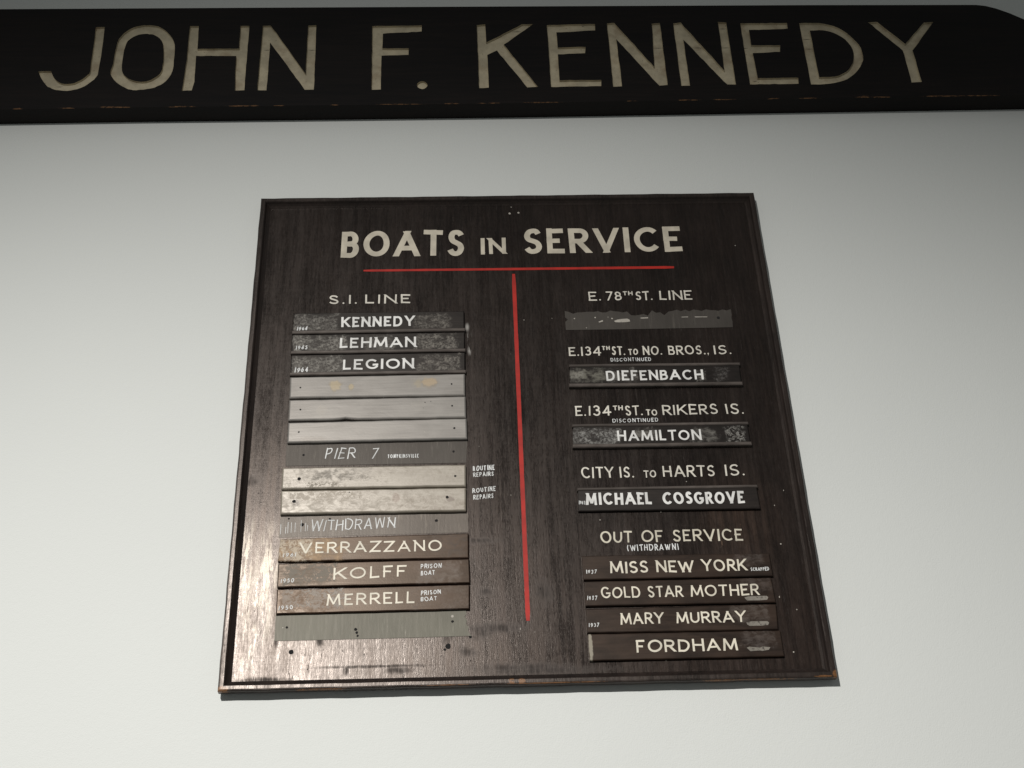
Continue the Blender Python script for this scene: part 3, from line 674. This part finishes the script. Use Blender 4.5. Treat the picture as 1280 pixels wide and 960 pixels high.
s = lettered([(730, 727), (963.9, 722), (970.1, 753), (731.6, 757.9)], slat_mat('slat_dark_brown_two', DBA, DBB, ((.12, .18, -.002, .02, .35, 'cloud', (.13, .11, .10)),), seed=18, rough=.33, tint=(1.0, .84, .72)),
         'dark brown slat lettered GOLD STAR MOTHER with a chalk smear beneath its last letters', [('GOLD', 751.5, 748, 801, 747, 14), ('STAR', 810.4, 746.7, 853.9, 746, 14), ('MOTHER', 864, 745.8, 950, 744, 14.2)], M_CREAM, [('1937', 733.8, 750.2, 746, 749.8, 5)], rails='', seed=18, sw=.16, gap=.17, rail_mat=M_RB)
s.smear([(930.6, 746.6), (936, 745.4), (958, 744.8), (960.4, 746.4), (959, 749.6), (950, 750.4), (934, 750.6), (931.6, 748.6)])
s = lettered([(732.2, 761.4), (970.2, 755), (972.9, 787), (733.8, 791.4)], slat_mat('slat_dark_brown_three', DBA, DBB, ((.095, .165, -.006, .02, .45, 'cloud', (.14, .12, .105)),), seed=19, rough=.33, tint=(1.0, .84, .72)),
         'dark brown slat with a four-letter and a six-letter cream word, right above the bottom slat', [('MARY', 775.7, 780.6, 830, 779.4, 14), ('MURRAY', 845.9, 779.1, 933, 777.4, 14.2)], M_CREAM, [('1937', 736, 784.1, 748.8, 783.6, 5)], rails='', seed=19, sw=.17, gap=.17, rail_mat=M_RB)
s.smear([(933, 778), (939, 776.8), (959, 776.4), (961.6, 778.4), (960, 781.2), (952, 782), (937, 782.4), (934, 780.6)])
s = lettered([(735, 792.6), (975.5, 787.8), (980.7, 820.4), (736.8, 826.2)], slat_mat('slat_dark_brown_four', DBA, DBB, ((.11, .17, -.006, .02, .4, 'cloud', (.14, .12, .11)),), seed=20, rough=.33, tint=(1.0, .84, .72), light=((-.1785, .0, .0040, .03, (.33, .30, .24), .9),)),
         'dark brown bottom slat of the right column lettered FORDHAM, with a pale left end', [('FORDHAM', 796, 815.8, 923, 813.2, 15.4)], M_CREAM, rails='', seed=20, sw=.18, gap=.2, rail_mat=M_RB)
s.smear([(933.4, 809.6), (937, 808.4), (950, 809.6), (953, 808.2), (963, 809), (961, 812.2), (953, 813.6), (950, 813), (938, 814)])

# ------------------------------------------------------------------ the carved name board above
J_ = [(120, 33.8), (130.9, 33.8), (127.5, 61.3), (123.1, 87.5), (120, 96.3), (110, 105), (96.3, 111.3), (83.8, 113.5), (70, 112.3), (63, 109.6), (58.8, 107.5), (51.9, 98.8), (48.1, 89.4), (63.8, 88.8), (66.9, 96.3), (73.8, 103.1), (83.8, 105), (96.3, 102.5), (108.1, 95), (112.5, 89.4), (115, 70), (118.1, 50)]
O_o = [(171.3, 33.1), (183.8, 31.6), (195, 32.5), (203.1, 35.6), (213, 44.6), (218.2, 55.3), (217.9, 69.2), (215.4, 88.9), (208, 100.4), (196.6, 107.8), (184, 111.3), (170, 112.5), (160, 111.3), (148.8, 105.6), (140, 96.3), (138.1, 90), (141.3, 80), (144.4, 62.5), (148.8, 48.8), (158.8, 38.8)]
O_i = [(181.3, 42.5), (170, 44.4), (160, 51.3), (156.3, 58.8), (153.1, 73.8), (152.5, 88.8), (157.5, 96.3), (166.3, 100.6), (176.3, 102.3), (188, 100.2), (199.8, 92.2), (203.5, 82.3), (204.8, 64.3), (202.3, 51.2), (194.9, 44.6), (189, 42.9)]
H_ = [(237.6, 32.3), (248.6, 32.8), (246.9, 61), (298.8, 60.7), (300.7, 32.3), (311.7, 32), (305.3, 113), (293.7, 113), (295, 69.7), (245.3, 70), (242.8, 102), (239.7, 113), (227.4, 113.5), (233.5, 74)]
N_ = [(328.6, 32.3), (338.5, 31.8), (382, 92.2), (385.2, 31.8), (395.6, 31.8), (392.3, 111.9), (381.1, 112.2), (337.7, 52.8), (333.2, 112.7), (321.7, 112.7)]
F_ = [(465.3, 32.6), (527.3, 31.7), (526.9, 39.4), (478.8, 41.9), (477.9, 60.4), (511.1, 60.4), (510.7, 68.5), (477, 69.4), (476, 111.6), (464.4, 112)]
DOT = [(527.6 + 6.6 * math.cos(k * math.pi / 8), 106.4 + 4.7 * math.sin(k * math.pi / 8)) for k in range(16)]
K_ = [(596, 31.3), (606.6, 30.6), (607.9, 53.2), (652.4, 30.4), (666.4, 30), (629.8, 55.9), (672.3, 108.3), (659.1, 109), (621.2, 63.2), (609.3, 68.5), (611, 109.4), (598.6, 110.3)]
E1 = [(683.6, 31.3), (743.4, 30), (743.8, 37.9), (695.6, 40.6), (696.9, 59.2), (731.8, 58.5), (731.4, 66.5), (697.3, 67.8), (699.6, 100.3), (751.4, 99.7), (751.4, 107.6), (688.7, 108.7)]
N1 = [(758.6, 29.2), (767.5, 28.2), (817.9, 83.8), (814.7, 29.6), (824.9, 28.9), (834.7, 106.5), (824.3, 107.1), (770.4, 48.9), (777.9, 107.6), (766.4, 108.3)]
N2 = [(841.4, 29.2), (850.6, 28.2), (905.5, 88.3), (897.3, 27.4), (907.7, 28.2), (920, 105.4), (909.2, 105.8), (854.3, 49.7), (862.5, 106.8), (851.6, 107.1)]
E2 = [(925.2, 29.3), (983.3, 28.6), (984.6, 35.9), (936.4, 37.5), (939.1, 56.5), (975, 56.5), (975, 64.5), (941.1, 66.5), (947.1, 97.7), (997.5, 97), (998.6, 104.6), (937.5, 105.4)]
D_o = [(998.9, 28.9), (1022.7, 28.9), (1042, 32.6), (1058.3, 41.5), (1073.1, 55.6), (1079, 70.5), (1075.3, 83.8), (1064.2, 95.7), (1049.4, 102.4), (1030, 105.4), (1013.7, 105.4)]
D_i = [(1012.3, 38.1), (1030, 38.1), (1047.9, 43.7), (1060.5, 53.4), (1066.9, 66), (1065.7, 79.4), (1057.5, 89.8), (1043.4, 95.7), (1024, 96.4)]
Y_ = [(1085, 27.7), (1096, 27.1), (1131.8, 54.9), (1154.8, 28.2), (1166.6, 27.4), (1140.7, 63), (1152.2, 102.4), (1139.6, 103.1), (1128.8, 63)]
def ragged(poly, loop_sharp=True, seed=0):
    """subdivide a traced outline and roughen it slightly, as a chisel leaves it (pixels)"""
    r = random.Random(seed); out = []
    for i in range(len(poly)):
        a, b = poly[i], poly[(i + 1) % len(poly)]; d = math.hypot(b[0] - a[0], b[1] - a[1]); k = max(1, int(d / 6))
        for j in range(k):
            t = j / k; e = .28
            out.append((a[0] + (b[0] - a[0]) * t + r.uniform(-e, e), a[1] + (b[1] - a[1]) * t + r.uniform(-e, e)))
    return out
def curved(poly, sharp):
    """Catmull-Rom through a round outline, keeping the listed corners"""
    n = len(poly); out = []
    for i in range(n):
        p0, p1, p2, p3 = poly[i - 1], poly[i], poly[(i + 1) % n], poly[(i + 2) % n]
        if i in sharp: p0 = p1
        if (i + 1) % n in sharp: p3 = p2
        if i in sharp and (i + 1) % n in sharp: out.append(p1); continue
        for k in range(3):
            t = k / 3
            out.append(tuple(.5 * (2 * p1[j] + (p2[j] - p0[j]) * t + (2 * p0[j] - 5 * p1[j] + 4 * p2[j] - p3[j]) * t * t + (3 * p1[j] - p0[j] - 3 * p2[j] + p3[j]) * t ** 3) for j in (0, 1)))
    return out
LET = [[curved(J_, {0, 1, 12, 13})], [curved(O_o, ()), curved(O_i, ())], [H_], [N_], [F_], [DOT], [K_], [E1], [N1], [N2], [E2], [curved(D_o, {0, 10}), curved(D_i, {0, 8})], [Y_]]
LET = [[ragged(q, seed=i * 3 + k) for k, q in enumerate(l)] for i, l in enumerate(LET)]
def fill2d(loops, y0, y1):
    """mesh of a flat shape with holes, thickened between the planes y0 (front) and y1"""
    cu = bpy.data.curves.new('outline', 'CURVE'); cu.dimensions = '2D'; cu.fill_mode = 'BOTH'; cu.extrude = (y1 - y0) / 2
    for lp in loops:
        sp = cu.splines.new('POLY'); sp.points.add(len(lp) - 1); sp.use_cyclic_u = True
        for p, q in zip(sp.points, lp): p.co = (q[0], q[1], 0, 1)
    o = bpy.data.objects.new('outline', cu); COL.objects.link(o)
    bpy.context.view_layer.update()
    dg = bpy.context.evaluated_depsgraph_get()
    me = bpy.data.meshes.new_from_object(o.evaluated_get(dg))
    vs = [(v.co.x, (y0 + y1) / 2 - v.co.z, v.co.y) for v in me.vertices]; fs = [list(p.vertices) for p in me.polygons]
    bpy.data.objects.remove(o); bpy.data.curves.remove(cu); bpy.data.meshes.remove(me)
    return vs, fs
def PN(px, py): return P(px, py, Y_NAME)
edge_b = [(-190, 138.8), (0, 136.6), (160, 134.2), (420, 131.4), (640, 128.8), (900, 124.6), (1160, 120.6), (1280, 118.8), (1345, 117.6)]
edge_t = [(1362, 100), (1352, 72), (1325, 46), (1300, 33), (1280, 24.2), (1262, 16.5), (1245, 10.6), (1232, 7.4), (1220, 6.1), (1000, 6.4), (640, 8.0), (320, 9.6), (0, 11.5), (-120, 12.6), (-165, 22), (-196, 44), (-214, 76), (-218, 100)]
outline = [PN(*q) for q in edge_b + edge_t]
CUT = .0065
loops = [outline] + [[PN(*q) for q in lp] for l in LET for lp in l]
N0 = Vector((PN(640, 129)[0], Y_WALL, PN(640, 129)[1]))
name_board = thing('carved_name_board', N0, 'long black name board with rounded end and big carved pale letters, above the service board', 'name board')
nz = lambda px, py: (PN(px, py)[0] - N0.x, PN(px, py)[1] - N0.z)
ch = []
rr = random.Random(21)
def edge_y(px):
    for a, b in zip(edge_b, edge_b[1:]):
        if a[0] <= px <= b[0]: return a[1] + (b[1] - a[1]) * (px - a[0]) / (b[0] - a[0])
for (px, dx, dz) in ((22, .012, .003), (83, .02, .0016), (134, .022, .004), (150, .022, .0025), (225, .035, .002), (300, .03, .0028), (318, .012, .0035), (350, .014, .0016), (418, .012, .0016), (500, .06, .0013), (565, .02, .0022), (610, .03, .0012), (680, .05, .0014), (790, .012, .0018), (860, .03, .0016), (905, .03, .0016), (968, .016, .0022), (1010, .03, .0015), (1080, .016, .005), (1095, .04, .0018), (1180, .06, .0020), (1225, .05, .0014)):
    q = nz(px, edge_y(px)); ch.append((q[0], q[1] + .0006, dx, dz))
n = NT('name_board_black')
g1 = n.noise((9, 190, 190), 5, .6); lo = n.noise((2.2, 7, 7), 4)
col = n.mix(n.add(n.mul(n.step(g1, .38, .7), .5), n.mul(n.step(lo, .3, .7), .4)), (.0040, .0032, .0031), (.0125, .0088, .0074))
for (x, z, rx, rz) in ch:
    m = n.blob(x, z, rx, rz, .35, n.mul(n.math('SUBTRACT', n.noise((70, 200, 200), 5, .7), .5), 2.4))
    m = n.mul(m, n.step(n.y, -.0545, -.0528, 1, 0), n.step(n.noise((55, 90, 320), 5, .75, off=(3, 3, x)), .44, .54))
    col = n.mix(m, col, n.mix(n.noise(160, 3, off=(1, 1, 7)), (.10, .032, .010), (.30, .17, .08)))
col = n.mix(n.mul(n.step(n.noise((18, 300, 300), 4, .7, off=(4, 0, 1)), .70, .76), .35), col, (.06, .03, .02))
n.set('Base Color', col); n.set('Roughness', n.add(.50, n.mul(g1, .2))); n.set('Specular IOR Level', .16)
n.bump(n.add(g1, n.mul(lo, .6)), .0004, .4)
M_NAME = n.mat
mb = MB()
vs, fs = fill2d(loops, Y_NAME, Y_NAME + CUT)
mb.v += vs; mb.f += fs
cut = {(round(q[0], 4), round(q[1], 4)) for lp in loops[1:] for q in lp}
for f in fs:                                                 # the sides of the carving are painted like its floor
    ys = [vs[i][1] for i in f]
    mb.m.append(1 if max(ys) - min(ys) > CUT * .5 and all((round(vs[i][0], 4), round(vs[i][2], 4)) in cut for i in f) else 0)
mb.prism(outline, Y_NAME + CUT + .00005, Y_WALL - .0005)
mb.build('plank', [M_NAME, M_CARVED], name_board)
CRACKS = ((898, 36.5, 11), (901, 60.2, 12), (866, 60.2, 13), (816.5, 60.5, 12), (1003, 49.6, 11), (926, 60.6, 10), (1006, 61.6, 10), (385, 63, 10), (330, 63, 8), (941, 102, 5.5), (70, 109, 9), (704, 101.5, 2), (727, 33.5, 3), (640, 40, 12), (154, 90, 3))
for l in LET:
    m = MB(); vs, fs = fill2d([[PN(*q) for q in lp] for lp in l], Y_NAME + CUT - .0006, Y_NAME + CUT + .0004)
    m.v = vs; m.f = fs; m.m = [0] * len(fs)
    x0 = min(q[0] for lp in l for q in lp); x1 = max(q[0] for lp in l for q in lp)
    for (px, py, ln) in CRACKS:
        if x0 < px < x1:
            a = P(px, py, Y_NAME + CUT); d = (P(px + ln, py - .004 * ln, Y_NAME + CUT)[0] - a[0])
            m.prism([(a[0], a[1]), (a[0] + d * .5, a[1] - .0010), (a[0] + d, a[1] + .0002), (a[0] + d * .5, a[1] + .0008)], Y_NAME + CUT - .0008, Y_NAME + CUT - .0003, 1)
    m.build('letter', [M_CARVED, M_HOLE], name_board)
